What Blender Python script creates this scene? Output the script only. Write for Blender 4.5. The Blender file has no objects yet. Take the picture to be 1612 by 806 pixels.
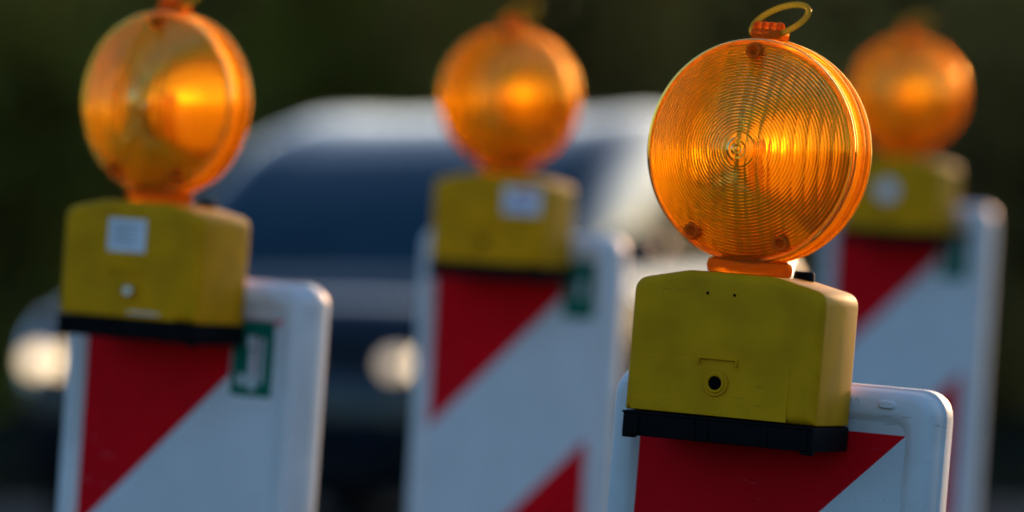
import bpy, bmesh, math, random
from mathutils import Vector, Matrix
R = math.radians
random.seed(7)
scene = bpy.context.scene
col = scene.collection

# ------------------------------------------------------------------ camera, sky, sun, exposure
F = 8880.0            # focal length in photo pixels (1612 wide)
CH = 1.2              # camera height
HY = 355.0            # photo row of the horizon
cam_d = bpy.data.cameras.new('camera')
cam = bpy.data.objects.new('camera', cam_d); col.objects.link(cam)
cam.location = (0, 0, CH)
cam.rotation_euler = (R(90) - (403 - HY) / F, 0, 0)
cam_d.sensor_width = 36; cam_d.lens = 36 * F / 1612
cam_d.clip_start = 0.1; cam_d.clip_end = 6000
cam_d.dof.use_dof = True; cam_d.dof.focus_distance = 4.90; cam_d.dof.aperture_fstop = 4.0
scene.camera = cam

SUN_AZ, SUN_EL = 20.5, 8.0       # degrees right of the view direction, above the horizon
world = bpy.data.worlds.new('World'); scene.world = world; world.use_nodes = True
nt = world.node_tree; nt.nodes.clear()
sky = nt.nodes.new('ShaderNodeTexSky'); sky.sky_type = 'NISHITA'; sky.sun_disc = False
sky.sun_elevation = R(SUN_EL); sky.sun_rotation = R(SUN_AZ)
sky.dust_density = 2.5; sky.ozone_density = 3.4
bg = nt.nodes.new('ShaderNodeBackground'); bg.inputs['Strength'].default_value = 0.15
wo = nt.nodes.new('ShaderNodeOutputWorld')
nt.links.new(sky.outputs[0], bg.inputs[0]); nt.links.new(bg.outputs[0], wo.inputs[0])

sd = bpy.data.lights.new('sun', 'SUN'); sd.energy = 2.0; sd.angle = R(0.55); sd.color = (1.0, 0.54, 0.28)
sun = bpy.data.objects.new('sun', sd); col.objects.link(sun)
to_sun = Vector((math.sin(R(SUN_AZ)) * math.cos(R(SUN_EL)), math.cos(R(SUN_AZ)) * math.cos(R(SUN_EL)), math.sin(R(SUN_EL))))
sun.rotation_euler = to_sun.to_track_quat('Z', 'Y').to_euler()
sun.location = (20, 20, 10)

scene.view_settings.view_transform = 'Standard'; scene.view_settings.look = 'None'
scene.view_settings.gamma = 1; scene.view_settings.exposure = 1.25
scene.render.engine = 'CYCLES'
cy = scene.cycles
cy.use_denoising = True
cy.max_bounces = 24; cy.transmission_bounces = 20; cy.glossy_bounces = 8; cy.diffuse_bounces = 4; cy.transparent_max_bounces = 16
cy.sample_clamp_indirect = 5.0; cy.sample_clamp_direct = 0
cy.caustics_refractive = True; cy.caustics_reflective = False; cy.blur_glossy = 0.1

# ------------------------------------------------------------------ helpers
def at(px, py, D):
    """photo pixel at distance D -> world point"""
    return Vector(((px - 806) * D / F, D, CH - (py - HY) * D / F))

def obj(name, bm, mats, parent=None, smooth=40, loc=None, recalc=True):
    if recalc: bmesh.ops.recalc_face_normals(bm, faces=bm.faces)
    if smooth:
        lim = R(smooth)
        for f in bm.faces: f.smooth = True
        for e in bm.edges:
            e.smooth = not (len(e.link_faces) == 2 and e.calc_face_angle(0) > lim)
    me = bpy.data.meshes.new(name); bm.to_mesh(me); bm.free()
    for m in (mats if isinstance(mats, (list, tuple)) else [mats]): me.materials.append(m)
    o = bpy.data.objects.new(name, me); col.objects.link(o)
    if parent: o.parent = parent
    if loc: o.location = loc
    return o

def tag(o, label=None, cat=None, group=None, kind=None):
    if label: o['label'] = label
    if cat: o['category'] = cat
    if group: o['group'] = group
    if kind: o['kind'] = kind
    return o

def empty(name, label, cat, group=None):
    o = bpy.data.objects.new(name, None); col.objects.link(o); o.empty_display_size = 0.05
    return tag(o, label, cat, group)

def set_in(n, **kw):
    for k, v in kw.items():
        k = k.replace('_', ' ')
        if k in n.inputs: n.inputs[k].default_value = v

def mat(name, color, rough=0.5, metallic=0.0, var=0.0, vscale=30.0, bump=0.0, bscale=200.0, **kw):
    m = bpy.data.materials.new(name); m.use_nodes = True
    t = m.node_tree; p = t.nodes['Principled BSDF']
    c = (*color, 1)
    p.inputs['Base Color'].default_value = c; p.inputs['Roughness'].default_value = rough; p.inputs['Metallic'].default_value = metallic
    for k, v in kw.items(): p.inputs[k.replace('_', ' ')].default_value = v
    tc = t.nodes.new('ShaderNodeTexCoord')
    if var:
        nz = t.nodes.new('ShaderNodeTexNoise'); nz.inputs['Scale'].default_value = vscale; nz.inputs['Detail'].default_value = 6
        t.links.new(tc.outputs['Object'], nz.inputs['Vector'])
        rp = t.nodes.new('ShaderNodeMapRange')
        rp.inputs['From Min'].default_value = .3; rp.inputs['From Max'].default_value = .7
        rp.inputs['To Min'].default_value = 1 - var; rp.inputs['To Max'].default_value = 1 + var * .4
        t.links.new(nz.outputs['Fac'], rp.inputs['Value'])
        mx = t.nodes.new('ShaderNodeMix'); mx.data_type = 'RGBA'; mx.blend_type = 'MULTIPLY'; mx.inputs['Factor'].default_value = 1
        mx.inputs['A'].default_value = c
        t.links.new(rp.outputs[0], mx.inputs['B'])
        t.links.new(mx.outputs['Result'], p.inputs['Base Color'])
        r2 = t.nodes.new('ShaderNodeMapRange'); r2.inputs['To Min'].default_value = max(0, rough - .12); r2.inputs['To Max'].default_value = min(1, rough + .15)
        t.links.new(nz.outputs['Fac'], r2.inputs['Value']); t.links.new(r2.outputs[0], p.inputs['Roughness'])
    if bump:
        nb = t.nodes.new('ShaderNodeTexNoise'); nb.inputs['Scale'].default_value = bscale; nb.inputs['Detail'].default_value = 4
        t.links.new(tc.outputs['Object'], nb.inputs['Vector'])
        bp = t.nodes.new('ShaderNodeBump'); bp.inputs['Strength'].default_value = bump; bp.inputs['Distance'].default_value = .001
        t.links.new(nb.outputs['Fac'], bp.inputs['Height']); t.links.new(bp.outputs[0], p.inputs['Normal'])
    return m

def dirt(m, scale=140, thresh=.68, dark=.35, amount=.8):
    """small dark specks and grime on a surface"""
    t = m.node_tree; p = t.nodes['Principled BSDF']
    inp = p.inputs['Base Color']
    tc = t.nodes.new('ShaderNodeTexCoord'); nz = t.nodes.new('ShaderNodeTexNoise'); nz.inputs['Scale'].default_value = scale; nz.inputs['Detail'].default_value = 3
    t.links.new(tc.outputs['Object'], nz.inputs['Vector'])
    mr = t.nodes.new('ShaderNodeMapRange'); mr.inputs['From Min'].default_value = thresh; mr.inputs['From Max'].default_value = thresh + .06
    mr.inputs['To Max'].default_value = amount
    t.links.new(nz.outputs['Fac'], mr.inputs['Value'])
    mx = t.nodes.new('ShaderNodeMix'); mx.data_type = 'RGBA'; mx.blend_type = 'MULTIPLY'
    t.links.new(mr.outputs[0], mx.inputs['Factor'])
    if inp.is_linked: t.links.new(inp.links[0].from_socket, mx.inputs['A'])
    else: mx.inputs['A'].default_value = inp.default_value
    mx.inputs['B'].default_value = (dark, dark * .95, dark * .85, 1)
    t.links.new(mx.outputs['Result'], inp)

def scuff(m, col_, scale=(9, 9, 60), rot=.7, thresh=.66, amount=.6):
    """thin scratches: a stretched noise cut at a threshold, broken up by a second one"""
    t = m.node_tree; p = t.nodes['Principled BSDF']; inp = p.inputs['Base Color']
    tc = t.nodes.new('ShaderNodeTexCoord'); mp = t.nodes.new('ShaderNodeMapping')
    mp.inputs['Rotation'].default_value = (0, rot, 0); mp.inputs['Scale'].default_value = scale
    a = t.nodes.new('ShaderNodeTexNoise'); a.inputs['Scale'].default_value = 6; a.inputs['Detail'].default_value = 5; a.inputs['Distortion'].default_value = .4
    b = t.nodes.new('ShaderNodeTexNoise'); b.inputs['Scale'].default_value = 14; b.inputs['Detail'].default_value = 2
    t.links.new(tc.outputs['Object'], mp.inputs['Vector']); t.links.new(mp.outputs[0], a.inputs['Vector']); t.links.new(tc.outputs['Object'], b.inputs['Vector'])
    r1 = t.nodes.new('ShaderNodeMapRange'); r1.inputs['From Min'].default_value = thresh; r1.inputs['From Max'].default_value = thresh + .05
    r2 = t.nodes.new('ShaderNodeMapRange'); r2.inputs['From Min'].default_value = .5; r2.inputs['From Max'].default_value = .6; r2.inputs['To Max'].default_value = amount
    t.links.new(a.outputs['Fac'], r1.inputs['Value']); t.links.new(b.outputs['Fac'], r2.inputs['Value'])
    mu = t.nodes.new('ShaderNodeMath'); mu.operation = 'MULTIPLY'; t.links.new(r1.outputs[0], mu.inputs[0]); t.links.new(r2.outputs[0], mu.inputs[1])
    mx = t.nodes.new('ShaderNodeMix'); mx.data_type = 'RGBA'; t.links.new(mu.outputs[0], mx.inputs['Factor'])
    if inp.is_linked: t.links.new(inp.links[0].from_socket, mx.inputs['A'])
    else: mx.inputs['A'].default_value = inp.default_value
    mx.inputs['B'].default_value = (*col_, 1); t.links.new(mx.outputs['Result'], inp)

def cells(m, scale=420, amount=.12):
    """faint cell pattern of retroreflective sheeting"""
    t = m.node_tree; p = t.nodes['Principled BSDF']; inp = p.inputs['Base Color']
    tc = t.nodes.new('ShaderNodeTexCoord'); v = t.nodes.new('ShaderNodeTexVoronoi'); v.feature = 'DISTANCE_TO_EDGE'; v.inputs['Scale'].default_value = scale; v.inputs['Randomness'].default_value = .25
    t.links.new(tc.outputs['Object'], v.inputs['Vector'])
    r = t.nodes.new('ShaderNodeMapRange'); r.inputs['From Max'].default_value = .12; r.inputs['To Min'].default_value = 1 - amount; r.inputs['To Max'].default_value = 1
    t.links.new(v.outputs['Distance'], r.inputs['Value'])
    mx = t.nodes.new('ShaderNodeMix'); mx.data_type = 'RGBA'; mx.blend_type = 'MULTIPLY'; mx.inputs['Factor'].default_value = 1
    if inp.is_linked: t.links.new(inp.links[0].from_socket, mx.inputs['A'])
    else: mx.inputs['A'].default_value = inp.default_value
    t.links.new(r.outputs[0], mx.inputs['B']); t.links.new(mx.outputs['Result'], inp)

def amber(name, glass_col, trans_col, w_trans, rough=.04, surf_col=None):
    m = bpy.data.materials.new(name); m.use_nodes = True
    t = m.node_tree; t.nodes.clear()
    g = t.nodes.new('ShaderNodeBsdfGlass'); g.inputs['Color'].default_value = (*glass_col, 1); g.inputs['Roughness'].default_value = rough; g.inputs['IOR'].default_value = 1.45
    tr = t.nodes.new('ShaderNodeBsdfTranslucent'); tr.inputs['Color'].default_value = (*trans_col, 1)
    di = t.nodes.new('ShaderNodeBsdfDiffuse'); di.inputs['Color'].default_value = (*(surf_col or trans_col), 1)
    a1 = t.nodes.new('ShaderNodeMixShader'); a1.inputs[0].default_value = .3
    t.links.new(tr.outputs[0], a1.inputs[1]); t.links.new(di.outputs[0], a1.inputs[2])
    a2 = t.nodes.new('ShaderNodeMixShader'); a2.inputs[0].default_value = w_trans
    t.links.new(g.outputs[0], a2.inputs[1]); t.links.new(a1.outputs[0], a2.inputs[2])
    o = t.nodes.new('ShaderNodeOutputMaterial'); t.links.new(a2.outputs[0], o.inputs[0])
    return m

def add_box(bm, c, s, bevel=0, seg=2):
    r = bmesh.ops.create_cube(bm, size=1.0)
    vs = r['verts']
    for v in vs: v.co = Vector((v.co.x * s[0] + c[0], v.co.y * s[1] + c[1], v.co.z * s[2] + c[2]))
    if bevel:
        es = list({e for v in vs for e in v.link_edges})
        bmesh.ops.bevel(bm, geom=es, offset=bevel, segments=seg, affect='EDGES', profile=.5)

def add_loops(bm, loops, cap0=True, cap1=True, closed=True):
    """bridge point loops of equal length"""
    vs = [[bm.verts.new(p) for p in L] for L in loops]
    n = len(loops[0])
    for a, b in zip(vs, vs[1:]):
        for i in range(n if closed else n - 1):
            j = (i + 1) % n
            bm.faces.new((a[i], a[j], b[j], b[i]))
    if cap0: bm.faces.new(vs[0][::-1])
    if cap1: bm.faces.new(vs[-1])
    return vs

def lathe_y(bm, prof, n=48, c=(0, 0, 0), M=None, cap0=False, cap1=False):
    """revolve (radius, y) profile round the Y axis"""
    loops = []
    for r, y in prof:
        L = []
        for i in range(n):
            a = 2 * math.pi * i / n
            p = Vector((r * math.cos(a), y, r * math.sin(a)))
            if M: p = M @ p
            L.append(p + Vector(c))
        loops.append(L)
    return add_loops(bm, loops, cap0, cap1)

def lathe_z(bm, prof, n=40, c=(0, 0, 0), **kw):
    return lathe_y(bm, prof, n, c, M=Matrix.Rotation(R(90), 3, 'X'), **kw)

def add_tube(bm, pts, r, n=10, closed=False):
    pts = [Vector(p) for p in pts]; N = len(pts); loops = []
    for i, p in enumerate(pts):
        a = pts[(i - 1) % N] if closed or i else p
        b = pts[(i + 1) % N] if closed or i < N - 1 else p
        d = (b - a).normalized()
        u = d.orthogonal().normalized() if i == 0 else (u - d * u.dot(d)).normalized()
        w = d.cross(u)
        rr = r[i] if isinstance(r, (list, tuple)) else r
        loops.append([p + u * math.cos(2 * math.pi * k / n) * rr + w * math.sin(2 * math.pi * k / n) * rr for k in range(n)])
    if closed:
        add_loops(bm, loops + [loops[0]], False, False); bmesh.ops.remove_doubles(bm, verts=bm.verts, dist=1e-6)
    else: add_loops(bm, loops)

def rrect(x0, x1, z0, z1, r, y, n=7):
    out = []
    for cx, cz, a0 in ((x1 - r, z1 - r, 0), (x0 + r, z1 - r, 90), (x0 + r, z0 + r, 180), (x1 - r, z0 + r, 270)):
        for k in range(n):
            a = R(a0 + 90 * k / (n - 1))
            out.append(Vector((cx + r * math.cos(a), y, cz + r * math.sin(a))))
    return out

# ------------------------------------------------------------------ materials
M = {}
M['yellow'] = mat('yellow_plastic', (.70, .305, .003), .6, var=.22, vscale=22, bump=.12, bscale=900, Specular_IOR_Level=.08)
dirt(M['yellow'], 420, .70, .35, .55)
M['rubber'] = mat('black_plastic', (.006, .006, .0065), .7, var=.3, vscale=60, bump=.2, bscale=500, Specular_IOR_Level=.06)
M['white_pl'] = mat('white_plastic', (.72, .72, .71), .5, var=.14, vscale=18, bump=.15, bscale=700, Specular_IOR_Level=.22)
dirt(M['white_pl'], 160, .70, .5, .6)
M['film_w'] = mat('white_film', (.68, .70, .71), .4, var=.08, vscale=14, Specular_IOR_Level=.2)
dirt(M['film_w'], 260, .69, .35, .8)
M['film_r'] = mat('red_film', (.76, .003, .010), .5, var=.16, vscale=12, Specular_IOR_Level=.04)
dirt(M['film_r'], 200, .70, .5, .6)
scuff(M['yellow'], (.10, .075, .01), (5, 5, 45), .5, .66, .5); scuff(M['yellow'], (.75, .55, .12), (40, 5, 6), -.3, .70, .35)
scuff(M['white_pl'], (.16, .15, .14), (5, 5, 50), 1.1, .66, .5); scuff(M['film_w'], (.22, .21, .20), (5, 5, 55), .75, .68, .55)
scuff(M['film_r'], (.62, .45, .45), (5, 5, 55), .75, .66, .5); cells(M['film_w']); cells(M['film_r'])
M['green'] = mat('green_print', (.003, .14, .09), .5, Specular_IOR_Level=.1)
M['label'] = mat('label_paper', (.72, .74, .76), .45, var=.1, vscale=60)
M['print_grey'] = mat('grey_print', (.10, .105, .12), .5)
M['print_pink'] = mat('faded_red_print', (.62, .22, .28), .5)
M['print_blue'] = mat('blue_print', (.22, .32, .62), .5)
M['steel'] = mat('steel', (.62, .62, .62), .25, 1.0)
M['dark_hole'] = mat('dark_hole', (.004, .004, .004), 1.0, Specular_IOR_Level=0.0)
M['lens'] = amber('amber_lens', (1.0, .81, .28), (1.0, .62, .08), .13, .01)
M['lens_back'] = amber('amber_back_lens', (1.0, .80, .28), (1.0, .66, .10), .46, .38)
M['lens_ring'] = amber('amber_ring', (1.0, .76, .26), (1.0, .46, .04), .25, .16)
M['collar'] = amber('amber_collar', (1.0, .5, .08), (.60, .20, .015), .8, .15)
M['tab'] = amber('amber_tab', (1.0, .55, .12), (.95, .32, .03), .75, .12)
M['handle'] = amber('handle_plastic', (1.0, .85, .45), (.52, .42, .08), .93, .2, (.45, .36, .04))

# ------------------------------------------------------------------ warning lamp
LR = .100           # lens radius
ZC = .256           # lens centre above the lamp's foot
def shell_bm(flute, ridge, seed):
    """domed lens: Fresnel rings outside, upright prism strips inside; axis -Y is outwards"""
    bm = bmesh.new(); n = 256; rnd_ = random.Random(seed)
    T, SAG, RD = .020, .028, .0955
    def dome(r): return -T - SAG * (1 - (r / RD) ** 2) if r < RD else -T
    outer = []
    # raised hub with its own fine rings
    for r, d in ((.0006, .0036), (.0016, .0034), (.0026, .0026), (.0030, .0026), (.0042, .0032), (.0058, .0026), (.0064, .0024), (.0085, .0030), (.0105, .0024), (.0112, .0020), (.0132, .0022), (.0150, .0016), (.0158, .0002)):
        outer.append((r, dome(r) - d))
    r = .0160; p = (RD - .0008 - r) / 28
    for k in range(28):
        a_ = ridge * (.45 + .9 * (r + p * k) / RD)
        for f, d in ((0.0, .55), (.10, .95), (.24, 1.0), (.42, .72), (.62, .28), (.82, -.25), (.985, -.72)): outer.append((r + p * (k + f + .001), dome(r + p * (k + f)) - a_ * d))
    outer += [(RD - .0006, dome(RD - .0006)), (RD + .0008, -T), (RD + .0010, -T - .0015), (.0988, -T - .0015), (.0996, -T - .0003), (.0996, -T + .003), (.0960, -T + .0034)]
    loops = []
    for rr, y in outer:
        loops.append([Vector((rr * math.cos(2 * math.pi * i / n), y, rr * math.sin(2 * math.pi * i / n))) for i in range(n)])
    add_loops(bm, loops, True, False)
    for f in bm.faces: f.normal_update()
    big = max(bm.faces, key=lambda f: f.calc_area() if abs(f.normal.y) > .6 else 0)
    if big.normal.y > 0: bmesh.ops.reverse_faces(bm, faces=bm.faces)
    W_ = .0112; x = -9 * W_ + .004; cols = []
    while x < .0955:
        tl = rnd_.uniform(.35, 1.0) * rnd_.choice((-1, 1, 1))
        for m_ in range(9):
            f = m_ / 8; xx = x + W_ * (f * .998 + .001)
            if -.0954 < xx < .0954: cols.append((xx, flute * (.45 * tl * (f - .5) + 1.4 * ((f - .5) ** 2 - .125))))
        x += W_
    NR = 56; g_ = []
    for xx, dy in cols:
        hgt = math.sqrt(max(1e-9, .0956 ** 2 - xx * xx)); row = []
        for q in range(NR + 1):
            z = hgt * math.sin(math.pi / 2 * (2 * q / NR - 1)); rr = min(.0955, math.hypot(xx, z))
            row.append(bm.verts.new((xx, dome(rr) + .0036 + dy * min(1, (.0956 - rr) / .004), z)))
        g_.append(row)
    for a, b in zip(g_, g_[1:]):
        for q in range(NR):
            f = bm.faces.new((a[q], a[q + 1], b[q + 1], b[q])); f.normal_update()
            if f.normal.y < 0: f.normal_flip()
    return bm

def ring_bm():
    bm = bmesh.new()
    t = .0185
    prof = [(.0975, -t), (.1000, -t + .001), (.1000, -.010), (.0988, -.0085), (.0988, -.002), (.1012, -.0012), (.1012, .0012), (.0988, .002), (.0988, .0085), (.1000, .010), (.1000, t - .001), (.0975, t)]
    inn = [(.0945, t), (.0945, -t)]
    pr = prof + inn + [prof[0]]
    lathe_y(bm, pr, 160)
    bmesh.ops.remove_doubles(bm, verts=bm.verts, dist=1e-6)
    return bm

def housing_bm():
    bm = bmesh.new()
    W, D = .0893, .052
    def prof(ins, y):
        # front outline with sloping shoulders, corners rounded
        w = W - ins; z0 = .0 + ins; zs = .1165 - ins; zt = .1275 - ins; xt = .040
        key = [(-w, z0, .002), (w, z0, .002), (w, zs, .011), (xt, zt, .006), (-xt, zt, .006), (-w, zs, .011)]
        pts = []; m = len(key)
        for i, (x, z, r) in enumerate(key):
            p = Vector((x, 0, z)); a = Vector((key[i - 1][0], 0, key[i - 1][1])); b = Vector((key[(i + 1) % m][0], 0, key[(i + 1) % m][1]))
            da = (a - p).normalized(); db = (b - p).normalized()
            p1 = p + da * r; p2 = p + db * r
            for k in range(6):
                f = k / 5
                q = p1.lerp(p, f).lerp(p.lerp(p2, f), f)
                pts.append(Vector((q.x, y, q.z + .019)))
        return pts
    loops = []
    for k in range(6):
        a = R(90 * k / 5); loops.append(prof(.009 * (1 - math.sin(a)), -D + .009 * (1 - math.cos(a))))
    loops.append(prof(0, 0))
    for k in range(6):
        a = R(90 * k / 5); loops.append(prof(.007 * (1 - math.cos(a)), D - .007 * (1 - math.sin(a))))
    add_loops(bm, loops)
    # lower face panel standing a little proud, with the name-plate bracket and the key boss
    add_box(bm, (-.010, -D - .0002, .019 + .0255), (.146, .0009, .049), .0004, 1)
    fy = -D - .001
    for c, s in (((-.004, fy - .001, .0705), (.036, .003, .0016)), ((-.0215, fy - .001, .0675), (.0016, .003, .006)), ((.0135, fy - .001, .0675), (.0016, .003, .006))):
        add_box(bm, c, s, .0004, 1)
    return bm

def make_lamp(lens_yaw, detail):
    t = empty('warning_lamp', None, 'warning lamp')
    h = obj('housing', housing_bm(), M['yellow'], t)
    bm = bmesh.new()          # black base tray with ribs
    add_box(bm, (0, 0, .0073), (.1775, .1055, .0222), .002, 2)
    for x in (-.075, -.022, -.010, .045, .082): add_box(bm, (x, -.0535, .0065), (.004, .003, .018), .0006, 1)
    add_box(bm, (0, -.0533, .0170), (.1784, .0022, .0022), .0006, 1)
    add_box(bm, (-.083, -.047, -.0042), (.012, .008, .003), .001, 1); add_box(bm, (.083, -.047, -.0048), (.012, .008, .004), .001, 1)
    obj('base_tray', bm, M['rubber'], t)
    # key boss
    bm = bmesh.new()
    lathe_y(bm, [(.0062, .004), (.0062, -.0022), (.0068, -.0028), (.0082, -.0028), (.0088, -.0018), (.0092, -.0012), (.0112, -.0012), (.0120, .0002), (.0120, .004)], 36)
    boss = obj('key_boss', bm, M['yellow'], h, loc=(.004 if detail == 'label' else -.0045, -.0535, .049))
    bm = bmesh.new(); lathe_y(bm, [(.0001, 0), (.0060, 0)], 24); obj('key_hole', bm, M['dark_hole'], boss, loc=(0, -.0008, 0))
    if detail == 'pinholes':
        bm = bmesh.new()
        bm.free()
        for x in (-.019, .006):
            bm = bmesh.new(); lathe_y(bm, [(.0001, -.0524), (.0014, -.0524)], 12, c=(x, 0, .1275))
            obj('pinhole', bm, M['dark_hole'], h, smooth=0)
    # collar, lens ring, two lenses
    bm = bmesh.new()
    lathe_z(bm, [(.0001, .1455), (.033, .1455), (.0375, .147), (.0388, .1525), (.0375, .158), (.031, .161), (.0001, .161)], 48)
    for v in bm.verts: v.co.y *= .8
    obj('collar', bm, M['collar'], t)
    bm = bmesh.new(); lathe_z(bm, [(.0001, .143), (.0095, .143), (.0095, .151), (.008, .153), (.0001, .153)], 24, c=(.040, .036, 0)); obj('cable_plug', bm, M['rubber'], t)
    rz = Matrix.Translation((0, 0, ZC)) @ Matrix.Rotation(R(-lens_yaw), 4, 'Z')
    rg = obj('lens_ring', ring_bm(), M['lens_ring'], t)
    rg.matrix_local = rz
    front = obj('lens', SHELL.copy(), M['lens'], t, smooth=32, recalc=False)
    front.matrix_local = rz.copy()
    back = obj('lens', BACK.copy(), M['lens_back'], t, smooth=32, recalc=False)
    back.matrix_local = rz @ Matrix.Rotation(R(180), 4, 'Z')
    for a in (91, 238, 296):
        x, z = .0885 * math.cos(R(a)), .0885 * math.sin(R(a))
        bm = bmesh.new()
        lathe_y(bm, [(.0040, .002), (.0040, -.006), (.0046, -.007), (.0066, -.007), (.0072, -.006), (.0078, .002)], 28)
        b = obj('screw_boss', bm, M['tab'], front, loc=(x, -.0235, z))
        bm = bmesh.new(); lathe_y(bm, [(.0001, -.0042), (.0018, -.0042), (.0022, -.0046), (.0030, -.0046), (.0039, -.002)], 20)
        obj('screw', bm, M['collar'], b)
    # lamp holder seen dimly inside
    bm = bmesh.new(); lathe_z(bm, [(.014, -.094), (.014, -.03), (.010, -.024), (.010, -.006), (.016, 0), (.0165, .010), (.013, .020), (.006, .0245), (.0001, .025)], 32)
    b = obj('bulb', bm, M['lens_ring'], t); b.matrix_local = rz.copy()
    # top tab and carrying ring
    bm = bmesh.new()
    add_box(bm, (.001, 0, .1045), (.026, .030, .009), .002, 2)
    add_tube(bm, [(-.0125, -.004, .1105), (.0145, -.004, .1105)], .0048, 16)
    for x in (-.010, -.003, .004, .011): add_tube(bm, [(x - .001, -.004, .1105), (x + .001, -.004, .1105)], .0055, 16)
    tb = obj('hinge_tab', bm, M['tab'], t); tb.matrix_local = rz.copy()
    bm = bmesh.new()
    pts = []
    for i in range(56):
        a = 2 * math.pi * i / 56
        pts.append((.0275 * math.cos(a), .0, .0235 * math.sin(a)))
    add_tube(bm, pts, .0027, 10, closed=True)
    hd = obj('carrying_ring', bm, M['handle'], t, smooth=60)
    hd.matrix_local = rz @ Matrix.Translation((.0045, .012, .118)) @ Matrix.Rotation(R(-17), 4, 'Y') @ Matrix.Rotation(R(-52), 4, 'X')
    return t, h
SHELL = shell_bm(.0044, .00135, 4); BACK = shell_bm(.0044, .0008, 9)

# ------------------------------------------------------------------ striped guide board
FILM_TOP, FILM_W, BT = 1.020, .250, 1.062
def clip(poly, n, c, keep_less):
    out = []
    for i, p in enumerate(poly):
        q = poly[(i + 1) % len(poly)]
        dp, dq = p[0] * n[0] + p[1] * n[1] - c, q[0] * n[0] + q[1] * n[1] - c
        if not keep_less: dp, dq = -dp, -dq
        if dp <= 0: out.append(p)
        if dp * dq < 0:
            f = dp / (dp - dq); out.append((p[0] + f * (q[0] - p[0]), p[1] + f * (q[1] - p[1])))
    return out

def make_board(lean):
    t = empty('guide_board', None, 'traffic board')
    bm = bmesh.new()
    X, zb = .1560, .10
    def lp(ins, y, r):
        return rrect(-X + ins * 1.36, X - ins * 1.36, zb + ins, BT - ins * 1.35, r, y)
    loops = [lp(.018, .035, .018), lp(.007, .036, .021), lp(.002, .032, .024), lp(.0, .022, .024), lp(.0, .003, .024), lp(.0012, .001, .024), (lp(.0020, -.004, .023)),
             lp(.003, -.013, .022), lp(.0055, -.0195, .020), lp(.0085, -.022, .018), lp(.0165, -.022, .015), lp(.0195, -.0205, .016), lp(.0225, -.0165, .013), lp(.0240, -.0155, .011)]
    add_loops(bm, loops)
    # oblong moulded button on the top rim
    add_loops(bm, [rrect(.107 - a, .107 + a, BT - .0155 - b, BT - .0155 + b, b * .98, y) for a, b, y in ((.0085, .0042, -.0205), (.0080, .0038, -.0235), (.0062, .0024, -.0252))])
    obj('frame', bm, M['white_pl'], t, smooth=35)
    # reflective film: 45 degree stripes, 250 mm high
    bm = bmesh.new(); H = FILM_TOP - zb - .026
    rect = [(0, 0), (FILM_W, 0), (FILM_W, H), (0, H)]
    for k in range(6):
        p = clip(clip(rect, (1, 1), k * .25, False), (1, 1), (k + 1) * .25, True)
        if len(p) < 3: continue
        f = bm.faces.new([bm.verts.new((-FILM_W / 2 + u, -.0163, FILM_TOP - v)) for u, v in p]); f.material_index = k % 2
    fm = obj('striped_film', bm, [M['film_r'], M['film_w']], t, smooth=0)
    # rubber foot lies flat on the ground while the board leans in its socket
    bm = bmesh.new()
    add_loops(bm, [rrect(-.2, .2, -.4, .4, .06, 0), rrect(-.2, .2, -.4, .4, .06, .045), rrect(-.17, .17, -.36, .36, .05, .075)])
    bmesh.ops.transform(bm, matrix=Matrix.Rotation(R(90), 4, 'X'), verts=bm.verts)
    for v in bm.verts: v.co.z = abs(v.co.z)
    for a, b, s, h in ((-.09, 0, (.02, .12, .09), .085), (.09, 0, (.02, .12, .09), .085), (0, -.05, (.20, .02, .09), .085), (0, .05, (.20, .02, .09), .085)): add_box(bm, (a, b, h), s, .005, 1)
    add_box(bm, (0, 0, .090), (.05, .05, .06), .003, 1)
    ft = obj('rubber_foot', bm, M['rubber'], t)
    ft.matrix_local = Matrix.Rotation(R(-lean), 4, 'Y')
    return t, fm

SPOTS = [  # film top-right corner (px,py,D), yaw, lean, lens centre px, lens yaw (relative to box)
    dict(film=(1426, 687, 5.02), yaw=21, lean=4.8, lens=(1195, 239), lyaw=4, detail='pinholes'),
    dict(film=(447, 505, 6.18), yaw=28, lean=4.1, lens=(262, 163), lyaw=4, detail='label', st=(.036, .046)),
    dict(film=(938, 416, 8.06), yaw=24, lean=3.2, lens=(802, 154), lyaw=-5, detail='sticker', st=(.022, .040)),
    dict(film=(1528, 360, 9.85), yaw=25, lean=3.6, lens=(1428, 148), lyaw=-14, detail='spot', st=(.026, .050)),
]
LABELS = [
    ('amber warning lamp with a plain yellow box and carrying ring, sharp in the foreground', 'striped board in front at right, under the sharp yellow lamp with the empty keyhole'),
    ('amber warning lamp with a white square label and silver bolt on its yellow box', 'striped board with a green and white sticker beside the lamp with the white square label'),
    ('blurred amber warning lamp with a pinkish white sticker on its yellow box', 'striped board with a peach lit edge standing in the middle before the dark car'),
    ('farthest and most blurred amber warning lamp, its yellow box marked with a pale round spot', 'farthest striped board, partly hidden behind the sharp foreground lamp'),
]
def project(p):
    return Vector((806 + p.x * F / p.y, HY - (p.z - CH) * F / p.y))
plateaus = []
def emboss(parent):
    cu = bpy.data.curves.new('embossed_mark', 'FONT'); cu.body = '00'; cu.size = .013; cu.extrude = .0005; cu.align_x = 'CENTER'
    tmp = bpy.data.objects.new('embossed_mark', cu); me = bpy.data.meshes.new_from_object(tmp); bpy.data.objects.remove(tmp); bpy.data.curves.remove(cu)
    me.materials.append(M['white_pl']); o = bpy.data.objects.new('embossed_mark', me); col.objects.link(o); o.parent = parent
    o.rotation_euler = (R(90), 0, 0); o.location = (.076, -.0222, BT - .0205); return o
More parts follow.
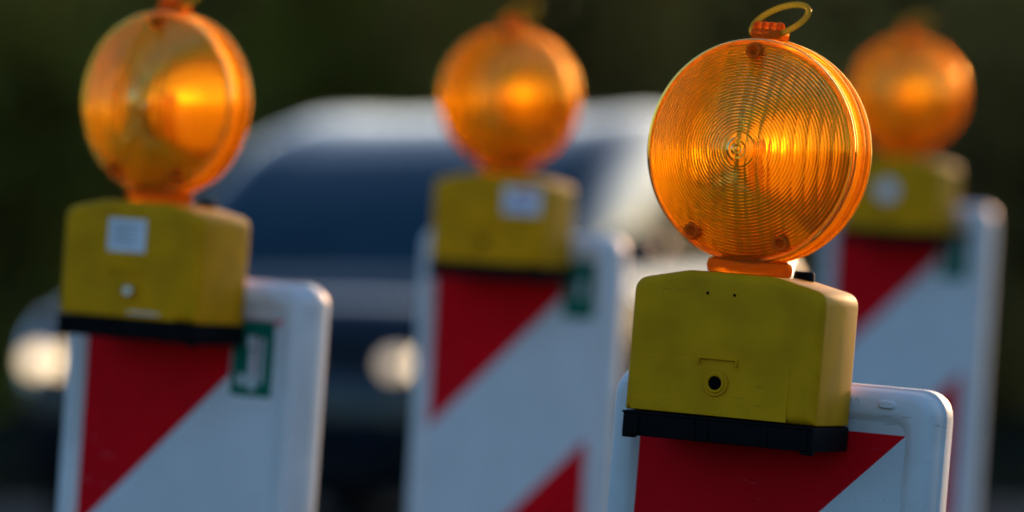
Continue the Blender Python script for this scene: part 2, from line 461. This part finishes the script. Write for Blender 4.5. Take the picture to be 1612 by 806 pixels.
for S, (l_lamp, l_board) in zip(SPOTS, LABELS):
    b, film = make_board(S['lean'])
    b['label'] = l_board; b['group'] = 'red and white striped boards'
    rot = Matrix.Rotation(R(S['lean']), 4, 'Y') @ Matrix.Rotation(R(-S['yaw']), 4, 'Z')
    # foot rotation must undo the lean: local = inverse(rot) * yaw
    b.children[-1].matrix_local = rot.inverted() @ Matrix.Rotation(R(-S['yaw']), 4, 'Z')
    for ch in b.children:
        if ch.name.startswith('rubber_foot'): ch.matrix_local = rot.inverted() @ Matrix.Rotation(R(-S['yaw']), 4, 'Z')
        else: ch.matrix_local = Matrix.Identity(4)
    loc = at(*S['film']) - (rot @ Vector((FILM_W / 2, -.0163, FILM_TOP)))
    b.matrix_world = Matrix.Translation(loc) @ rot
    S['B'] = b.matrix_world.copy(); plateaus.append(loc.copy())
    # lamp: same yaw and lean, its back against the board's rim
    lamp, h = make_lamp(S['lyaw'], S['detail'])
    lamp['label'] = l_lamp; lamp['group'] = 'amber warning lamps'
    ly = -.022 - .0533
    lx, lz = -.04, FILM_TOP - .02
    tgt = Vector(S['lens'])
    for _ in range(8):
        def pr(x, z): return project(S['B'] @ Vector((x, ly, z + ZC)))
        p0 = pr(lx, lz); e = tgt - p0
        jx = (pr(lx + .001, lz) - p0) / .001; jz = (pr(lx, lz + .001) - p0) / .001
        det = jx.x * jz.y - jx.y * jz.x
        lx += (e.x * jz.y - e.y * jz.x) / det; lz += (jx.x * e.y - jx.y * e.x) / det
    lamp.matrix_world = S['B'] @ Matrix.Translation((lx, ly, lz))
    print('lamp', S['detail'], 'lx %.3f lz-film %.3f base z %.3f' % (lx, lz - FILM_TOP, loc.z), 'lens D %.2f' % (S['B'] @ Vector((lx, ly, lz + ZC))).y)
    if S['detail'] == 'pinholes': emboss(b.children[0])
    fy = -.0535
    def slab(name, m, parent, x, z, w, hh, y=None, th=.0004, rot=0):
        bm = bmesh.new(); add_box(bm, (0, 0, 0), (w, th, hh))
        o = obj(name, bm, m, parent, smooth=0, loc=(x, fy if y is None else y, z)); o.rotation_euler = (0, rot, 0); return o
    if S['detail'] == 'label':
        s = slab('paper_label', M['label'], h, -.006, .109, .048, .036, y=-.0522)
        bm = bmesh.new()
        for k, (w, dx) in enumerate(((.030, -.003), (.034, -.001), (.020, -.008), (.032, -.002), (.026, -.005))): add_box(bm, (dx, -.0003, .011 - k * .005), (w, .0002, .0014))
        obj('faded_print', bm, M['print_grey'], s, smooth=0)
        bm = bmesh.new(); lathe_y(bm, [(.0001, -.006), (.005, -.006), (.0068, -.004), (.0068, .004)], 6); obj('bolt', bm, M['steel'], h, loc=(.004, -.055, .049))
        slab('scratch', M['label'], h, .022, .0255, .040, .0018)
    if S['detail'] == 'sticker':
        s = slab('sticker', M['label'], h, .052, .110, .058, .038, y=-.0522)
        slab('faded_print', M['print_pink'], s, .004, .009, .036, .008, y=-.0004); slab('faded_print', M['print_blue'], s, -.004, -.009, .040, .008, y=-.0004)
    if S['detail'] == 'spot':
        bm = bmesh.new(); lathe_y(bm, [(.0001, -.0004), (.019, -.0004), (.019, .0004)], 32); obj('round_sticker', bm, M['label'], h, loc=(-.006, -.0523, .085))
    if S['detail'] != 'pinholes':
        # green approval sticker at the film's top right corner
        s = slab('approval_sticker', M['label'], film, FILM_W / 2 - S['st'][0], FILM_TOP - S['st'][1], .054, .090, y=-.0169)
        slab('green_field', M['green'], s, .0005, .002, .052, .084, y=-.0004)
        bm = bmesh.new()
        for x, z, w, hh in ((-.001, .020, .011, .012), (.001, -.010, .009, .044), (.012, .000, .004, .050), (-.012, -.022, .008, .012)) if S['detail'] == 'label' else ((.002, .004, .008, .026),): add_box(bm, (x, -.0008, z), (w, .0003, hh))
        obj('pale_print', bm, M['label'], s, smooth=0)
        if S['detail'] == 'label': slab('faded_print', M['print_pink'], s, .0045, .004, .0025, .044, y=-.0013)
SHELL.free(); BACK.free()

# ------------------------------------------------------------------ ground and road
def gz(x, y):
    """low flat platforms the boards stand on, level road elsewhere"""
    sw = sz = 0
    for p in plateaus:
        d = max(0.0, math.hypot(x - p.x, y - p.y) - .50)
        if d == 0: return p.z
        w = 1 / d ** 2.5; sw += w; sz += w * p.z
    dmin = min(max(0, math.hypot(x - p.x, y - p.y) - .5) for p in plateaus)
    k = max(0, 1 - dmin / 3.0); k = k * k * (3 - 2 * k)
    return sz / sw * k
def axis(a, b, step, ext):
    v = [a + i * step for i in range(int(round((b - a) / step)) + 1)]
    s = step; lo, hi = a, b; L, H = [], []
    while hi < ext: s *= 1.5; hi += s; H.append(hi); lo -= s; L.append(lo)
    return L[::-1] + v + H
def sheet(xs, ys, dz):
    bm = bmesh.new(); g = [[bm.verts.new((x, y, gz(x, y) + dz)) for x in xs] for y in ys]
    for j in range(len(ys) - 1):
        for i in range(len(xs) - 1): bm.faces.new((g[j][i], g[j][i + 1], g[j + 1][i + 1], g[j + 1][i]))
    return bm
M['soil'] = mat('verge_ground', (.020, .020, .012), .95, var=.5, vscale=1.5, bump=1, bscale=40, Specular_IOR_Level=0.0)
M['asphalt'] = mat('asphalt', (.040, .040, .042), .9, var=.35, vscale=3, bump=.8, bscale=120, Specular_IOR_Level=.05)
xs = axis(-3.6, 4.4, .1, 3000); ys = axis(1.6, 13, .1, 3000)
tag(obj('ground', sheet(xs, ys, -.004), M['soil']), kind='structure')
xr = [x for x in xs if -62 < x < 62]; yr = [y for y in ys if -30 < y < 13.5] + [16, 20, 24.5]
tag(obj('road', sheet(xr, yr, 0), M['asphalt']), kind='structure')

# ------------------------------------------------------------------ the car
M['paint'] = mat('car_paint', (.004, .008, .014), .5, .0, var=.05, vscale=3, Specular_IOR_Level=0.0, Coat_Weight=1.0, Coat_Roughness=.12, Coat_IOR=1.46)
M['glass'] = mat('car_glass', (.0, .032, .052), .03, 0.0, IOR=1.27)
M['side_glass'] = mat('side_glass', (.01, .012, .014), .08, 0.0, IOR=1.9)
M['trim'] = mat('car_trim', (.008, .008, .009), .7, Specular_IOR_Level=.1)
M['tyre'] = mat('tyre', (.015, .015, .015), .85, bump=.5, bscale=80)
M['rim'] = mat('wheel_rim', (.45, .45, .47), .3, .9)
M['chrome'] = mat('lamp_reflector', (.75, .75, .76), .15, 1.0)
M['plate'] = mat('number_plate', (.7, .7, .7), .4)
def emis(name, c, s):
    m = bpy.data.materials.new(name); m.use_nodes = True; p = m.node_tree.nodes['Principled BSDF']
    p.inputs['Base Color'].default_value = (.8, .8, .8, 1); p.inputs['Emission Color'].default_value = (*c, 1); p.inputs['Emission Strength'].default_value = s; return m
M['beam'] = emis('headlight_beam', (1.0, .70, .36), .85)
M['beam_dim'] = emis('dimmer_headlight_beam', (1.0, .70, .38), .36)
ST = [  # s, half width, bottom, shoulder z, rail x, rail z, crown z
    (.00, .66, .36, .60, .46, .64, .66), (.06, .80, .28, .70, .58, .745, .77), (.22, .87, .24, .84, .70, .900, .925), (.60, .90, .22, .905, .74, .948, .966),
    (1.02, .91, .22, .955, .76, .978, .996), (1.20, .912, .22, .975, .755, 1.010, 1.034), (1.60, .915, .22, 1.00, .755, 1.285, 1.305), (2.02, .915, .22, 1.01, .735, 1.495, 1.515),
    (2.45, .915, .22, 1.015, .73, 1.598, 1.62), (3.00, .915, .22, 1.025, .725, 1.635, 1.66), (3.55, .91, .22, 1.04, .71, 1.605, 1.63), (3.95, .89, .24, 1.045, .625, 1.48, 1.52),
    (4.20, .87, .28, 1.03, .63, 1.22, 1.25), (4.32, .83, .34, .98, .64, 1.04, 1.06), (4.38, .74, .42, .80, .56, .86, .88)]
def section(k):
    s, w, zb, zs, rx, rz_, zc = ST[k]
    return [Vector((0, s, zb)), Vector((w * .86, s, zb)), Vector((w * .975, s, zb + .10)), Vector((w, s, zb + (zs - zb) * .55)), Vector((w * .985, s, zs - .07)), Vector((w * .94, s, zs)),
            Vector(((w * .94 + rx) / 2 + .045 * min(1, (rz_ - zs) * 2), s, (zs + rz_) / 2)), Vector((rx, s, rz_)), Vector((rx * .6, s, rz_ + .72 * (zc - rz_))), Vector((0, s, zc))]
SEC = [section(k) for k in range(len(ST))]
def cr(P, t):
    n = len(P) - 1; t = min(max(t, 0), n); i = min(int(t), n - 1); f = t - i
    p0 = P[max(i - 1, 0)]; p1 = P[i]; p2 = P[i + 1]; p3 = P[min(i + 2, n)]
    return .5 * ((2 * p1) + (p2 - p0) * f + (2 * p0 - 5 * p1 + 4 * p2 - p3) * f * f + (3 * p1 - p0 - 3 * p2 + p3) * f ** 3)
def surf(u, v):
    a = abs(v)
    row = [cr(s, a) for s in SEC] if False else None
    i = min(max(int(u), 0), len(SEC) - 2)
    P = [cr(SEC[min(max(i + k, 0), len(SEC) - 1)], a) for k in (-1, 0, 1, 2)]
    f = u - i
    p = .5 * ((2 * P[1]) + (P[2] - P[0]) * f + (2 * P[0] - 5 * P[1] + 4 * P[2] - P[3]) * f * f + (3 * P[1] - P[0] - 3 * P[2] + P[3]) * f ** 3)
    p = Vector((p.x if v >= 0 else -p.x, p.y - 2.19, p.z)); return p
def snorm(u, v):
    h = .02; du = surf(min(u + h, 13.99), v) - surf(max(u - h, 0), v); dv = surf(u, v + h) - surf(u, v - h)
    n = du.cross(dv)
    n = n.normalized() if n.length > 1e-9 else Vector((0, 0, 1))
    c = Vector((0, surf(u, v).y, .75))
    return n if n.dot(surf(u, v) - c) > 0 else -n
def patch(uf, vf, off, nu=14, nv=10, th=0.0):
    """piece of the body surface lifted off it: uf(a,b), vf(a,b) over the unit square"""
    bm = bmesh.new(); g = []
    for i in range(nu + 1):
        row = []
        for j in range(nv + 1):
            a, b = i / nu, j / nv; u, v = uf(a, b), vf(a, b)
            e = min(a, 1 - a, b, 1 - b)
            row.append(bm.verts.new(surf(u, v) + snorm(u, v) * (off if e > 0 else -off)))
        g.append(row)
    for i in range(nu):
        for j in range(nv): bm.faces.new((g[i][j], g[i + 1][j], g[i + 1][j + 1], g[i][j + 1]))
    return bm
car = empty('car', 'dark blue-grey car with both headlights lit, facing the camera behind the boards', 'car')
bm = bmesh.new(); NU, NV = 84, 27; g = []
for i in range(NU + 1):
    u = 14 * i / NU * .99999
    ring = [surf(u, 9 * j / NV) for j in range(NV + 1)]
    ring += [surf(u, -9 * j / NV) for j in range(NV - 1, 0, -1)]
    g.append([bm.verts.new(p) for p in ring])
n = len(g[0])
for a, b in zip(g, g[1:]):
    for i in range(n): bm.faces.new((a[i], a[(i + 1) % n], b[(i + 1) % n], b[i]))
bm.faces.new(g[0]); bm.faces.new(g[-1][::-1])
body = obj('body', bm, M['paint'], car, smooth=50)
lerp = lambda a, b, t: a + (b - a) * t
obj('windscreen', patch(lambda a, b: lerp(4.95, 6.98, a), lambda a, b: 9 + 0 * a if False else (lerp(-7.12, -9, b * 2) if b <= .5 else lerp(9, 7.12, b * 2 - 1)), .006, 16, 20), M['glass'], car)
for sgn in (1, -1):
    for ua, ub, ta in ((5.75, 8.55, 1.0), (8.68, 10.1, 0), (10.2, 11.3, -.5)):
        obj('side_window', patch(lambda a, b: lerp(ua + ta * b * .9, ub + min(ta, 0) * b, a), lambda a, b: sgn * lerp(5.2, 6.75, b), .005, 12, 8), M['side_glass'], car)
    # headlight: black cluster with two lit lamps
    hl = obj('headlight', patch(lambda a, b: lerp(.75, 2.35, a), lambda a, b: sgn * lerp(3.7 + .3 * a, 5.3, b), .006, 10, 8), M['chrome'], car)
    for x, y, r, bm_mat in ((.748, -2.125, .045, 'beam'), (.648, -2.155, .040, 'beam_dim' if sgn > 0 else 'beam')):
        bm = bmesh.new(); lathe_y(bm, [(.0001, -.055), (r * .6, -.050), (r, -.035), (r * 1.05, .02)], 28)
        obj('lamp', bm, M[bm_mat], hl, loc=(sgn * x + (.015 if sgn > 0 else 0), y, .705))
    mr = bmesh.new(); bmesh.ops.create_icosphere(mr, subdivisions=3, radius=1)
    for v in mr.verts: v.co = Vector((v.co.x * .12, v.co.y * .07 * (1 if v.co.y < 0 else .5), v.co.z * .085))
    add_tube(mr, [(-sgn * .10, .01, -.03), (-sgn * .2, .05, -.06)], .025, 8)
    obj('mirror', mr, M['paint'], car, loc=(sgn * 1.05, -.62, 1.10))
    for yw in (-1.36, 1.28):
        bm = bmesh.new(); lathe_y(bm, [(.0001, 0), (.375, 0), (.375, .02)], 48, M=Matrix.Rotation(R(90 * sgn), 3, 'Z'))
        obj('wheel_arch', bm, M['trim'], car, loc=(sgn * .915, yw, .36))
        w = empty('wheel', None, None); w.parent = car; w.location = (sgn * .84, yw, .33)
        bm = bmesh.new(); lathe_y(bm, [(.20, -.09), (.30, -.11), (.325, -.09), (.33, 0), (.325, .09), (.30, .11), (.20, .09)], 48, M=Matrix.Rotation(R(90 * sgn), 3, 'Z')); obj('tyre', bm, M['tyre'], w)
        bm = bmesh.new(); lathe_y(bm, [(.0001, -.100), (.05, -.103), (.07, -.095)], 32, M=Matrix.Rotation(R(90 * sgn), 3, 'Z'))
        lathe_y(bm, [(.185, -.102), (.205, -.108), (.21, -.06)], 40, M=Matrix.Rotation(R(90 * sgn), 3, 'Z'))
        for k in range(5):
            a = 2 * math.pi * k / 5; c, s_ = math.cos(a), math.sin(a)
            x0 = sgn * .098
            add_tube(bm, [(x0, .05 * c, .05 * s_), (x0, .195 * c, .195 * s_)], [.03, .022], 8)
        obj('rim', bm, M['rim'], w)
    for yh in (-.10, .95):
        bm = bmesh.new(); add_tube(bm, [(sgn * .0, -.09, 0), (sgn * .02, -.07, 0), (sgn * .02, .07, 0), (0, .09, 0)], .012, 8); obj('door_handle', bm, M['paint'], car, loc=(sgn * .905, yh, .93))
obj('grille', patch(lambda a, b: lerp(.55, 1.15, a), lambda a, b: (lerp(-4.0, -9, b * 2) if b <= .5 else lerp(9, 4.0, b * 2 - 1)), .004, 4, 12), M['trim'], car)
obj('bumper_skirt', patch(lambda a, b: lerp(.15, 1.9, a), lambda a, b: (lerp(-3.3, -.6, b * 2) if False else (lerp(1.0, 3.3, b))), .005, 8, 8), M['trim'], car)
obj('bumper_skirt', patch(lambda a, b: lerp(.15, 1.9, a), lambda a, b: -lerp(1.0, 3.3, b), .005, 8, 8), M['trim'], car)
bm = bmesh.new(); add_box(bm, (0, -2.17, .33), (1.25, .06, .14), .02, 2); obj('lower_grille', bm, M['trim'], car)
bm = bmesh.new(); add_box(bm, (0, -2.215, .50), (.52, .012, .11), .004, 1); obj('number_plate', bm, M['plate'], car)
bm = bmesh.new(); add_tube(bm, [(-.60, -1.12, 1.075), (0, -1.14, 1.12), (.02, -1.13, 1.125)], .009, 6); obj('wiper', bm, M['trim'], car)
car.matrix_world = Matrix.Translation((-.30, 22.35, 0)) @ Matrix.Rotation(R(-20), 4, 'Z')

# ------------------------------------------------------------------ background greenery
def leaf_mat(name, c, tr):
    m = bpy.data.materials.new(name); m.use_nodes = True; t = m.node_tree; t.nodes.clear()
    g = t.nodes.new('ShaderNodeNewGeometry'); nz = t.nodes.new('ShaderNodeTexNoise'); nz.inputs['Scale'].default_value = .9; nz.inputs['Detail'].default_value = 3
    tc = t.nodes.new('ShaderNodeTexCoord'); t.links.new(tc.outputs['Object'], nz.inputs['Vector'])
    rmp = t.nodes.new('ShaderNodeValToRGB'); rmp.color_ramp.elements[0].position = .35; rmp.color_ramp.elements[1].position = .68
    rmp.color_ramp.elements[0].color = (c[0] * .55, c[1] * .5, c[2] * .5, 1); rmp.color_ramp.elements[1].color = (c[0] * 1.3, c[1] * 1.35, c[2], 1)
    t.links.new(nz.outputs['Fac'], rmp.inputs[0])
    d = t.nodes.new('ShaderNodeBsdfDiffuse'); r = t.nodes.new('ShaderNodeBsdfTranslucent'); mx = t.nodes.new('ShaderNodeMixShader'); mx.inputs[0].default_value = tr
    t.links.new(rmp.outputs[0], d.inputs[0]); t.links.new(rmp.outputs[0], r.inputs[0]); t.links.new(d.outputs[0], mx.inputs[1]); t.links.new(r.outputs[0], mx.inputs[2])
    o = t.nodes.new('ShaderNodeOutputMaterial'); t.links.new(mx.outputs[0], o.inputs[0]); return m
M['leaf_dark'] = leaf_mat('dark_leaves', (.33, .225, .075), .45)
M['leaf_green'] = leaf_mat('green_leaves', (.27, .225, .045), .4)
M['leaf_brown'] = leaf_mat('brown_leaves', (.34, .20, .06), .35)
M['bark'] = mat('bark', (.06, .045, .035), .9, var=.4, vscale=8)
def leaf(bm, p, s, rnd):
    n = Vector((rnd.gauss(0, 1), rnd.gauss(0, 1), rnd.gauss(0, 1))).normalized(); u = n.orthogonal().normalized(); w = n.cross(u)
    a = rnd.uniform(0, 6.28); u, w = u * math.cos(a) + w * math.sin(a), w * math.cos(a) - u * math.sin(a)
    v = [bm.verts.new(q) for q in (p - u * s, p + w * s * .45 + n * s * .12, p + u * s, p - w * s * .45 + n * s * .12)]
    bm.faces.new(v)
def clump_points(rnd, n, rx, ry, rz_, z0):
    cl = []
    for _ in range(16):
        a = rnd.uniform(0, 6.28); f = rnd.uniform(0, 1) ** .5 * .75
        cl.append((Vector((rx * f * math.cos(a), ry * f * math.sin(a), z0 + rz_ * rnd.uniform(.12, .86))), rnd.uniform(.28, .5)))
    for _ in range(n):
        c, k = rnd.choice(cl)
        d = Vector((rnd.gauss(0, 1), rnd.gauss(0, 1), rnd.gauss(0, 1))).normalized() * rnd.uniform(.25, 1) ** .5 * k
        yield Vector((c.x + d.x * rx, c.y + d.y * ry, max(.05, c.z + d.z * rz_ * .7)))
def shrub(label, px, D, h, w, m, seed, n=5200, name='shrub'):
    rnd = random.Random(seed)
    x = (px - 806) * D / F
    t = empty(name, label, 'shrub'); t.location = (x, D, -.004)
    bm = bmesh.new()
    for p in clump_points(rnd, n, w / 2, w / 2, h, 0): leaf(bm, p, rnd.uniform(.05, .10), rnd)
    obj('foliage', bm, m, t, smooth=0)
    bm = bmesh.new()
    for k in range(5):
        a = 6.28 * k / 5 + rnd.uniform(-.3, .3); q = Vector((math.cos(a) * w * .22, math.sin(a) * w * .22, h * .62))
        add_tube(bm, [Vector((math.cos(a) * .05, math.sin(a) * .05, 0)), q * .5 + Vector((0, 0, .05)), q], [.035, .025, .012], 6)
    obj('stem', bm, M['bark'], t)
shrub('mid green shrub at the left edge behind the lamp with the white square label', -20, 36.0, 3.0, 2.6, M['leaf_green'], 3)
shrub('green shrub rising behind the dark car between the two left lamps', 520, 37.0, 3.3, 2.8, M['leaf_green'], 5)
shrub('brownish shrub behind the middle lamp, above the car roof', 905, 36.5, 3.4, 2.8, M['leaf_brown'], 8)
shrub('dark shrub at the right edge behind the farthest lamp', 1500, 35.5, 2.8, 2.6, M['leaf_dark'], 11)
rnd = random.Random(33); bm = bmesh.new()
for i in range(92000):
    x = rnd.uniform(-16, 15); top = 3.9 + .35 * math.sin(x * 1.3) + .4 * math.sin(x * 2.9 + 1) + .3 * math.sin(x * .6)
    y = 40 + rnd.random() ** 1.4 * 4.5 + .5 * math.sin(x * 2.1); z = rnd.uniform(0.02, 1) ** .9 * top + rnd.gauss(0, .12)
    leaf(bm, Vector((x, y, max(.03, z))), rnd.uniform(.10, .22), rnd)
tag(obj('woodland_edge', bm, M['leaf_dark'], smooth=0), 'dark out-of-focus wood filling the background behind the car', 'woodland', kind='stuff')
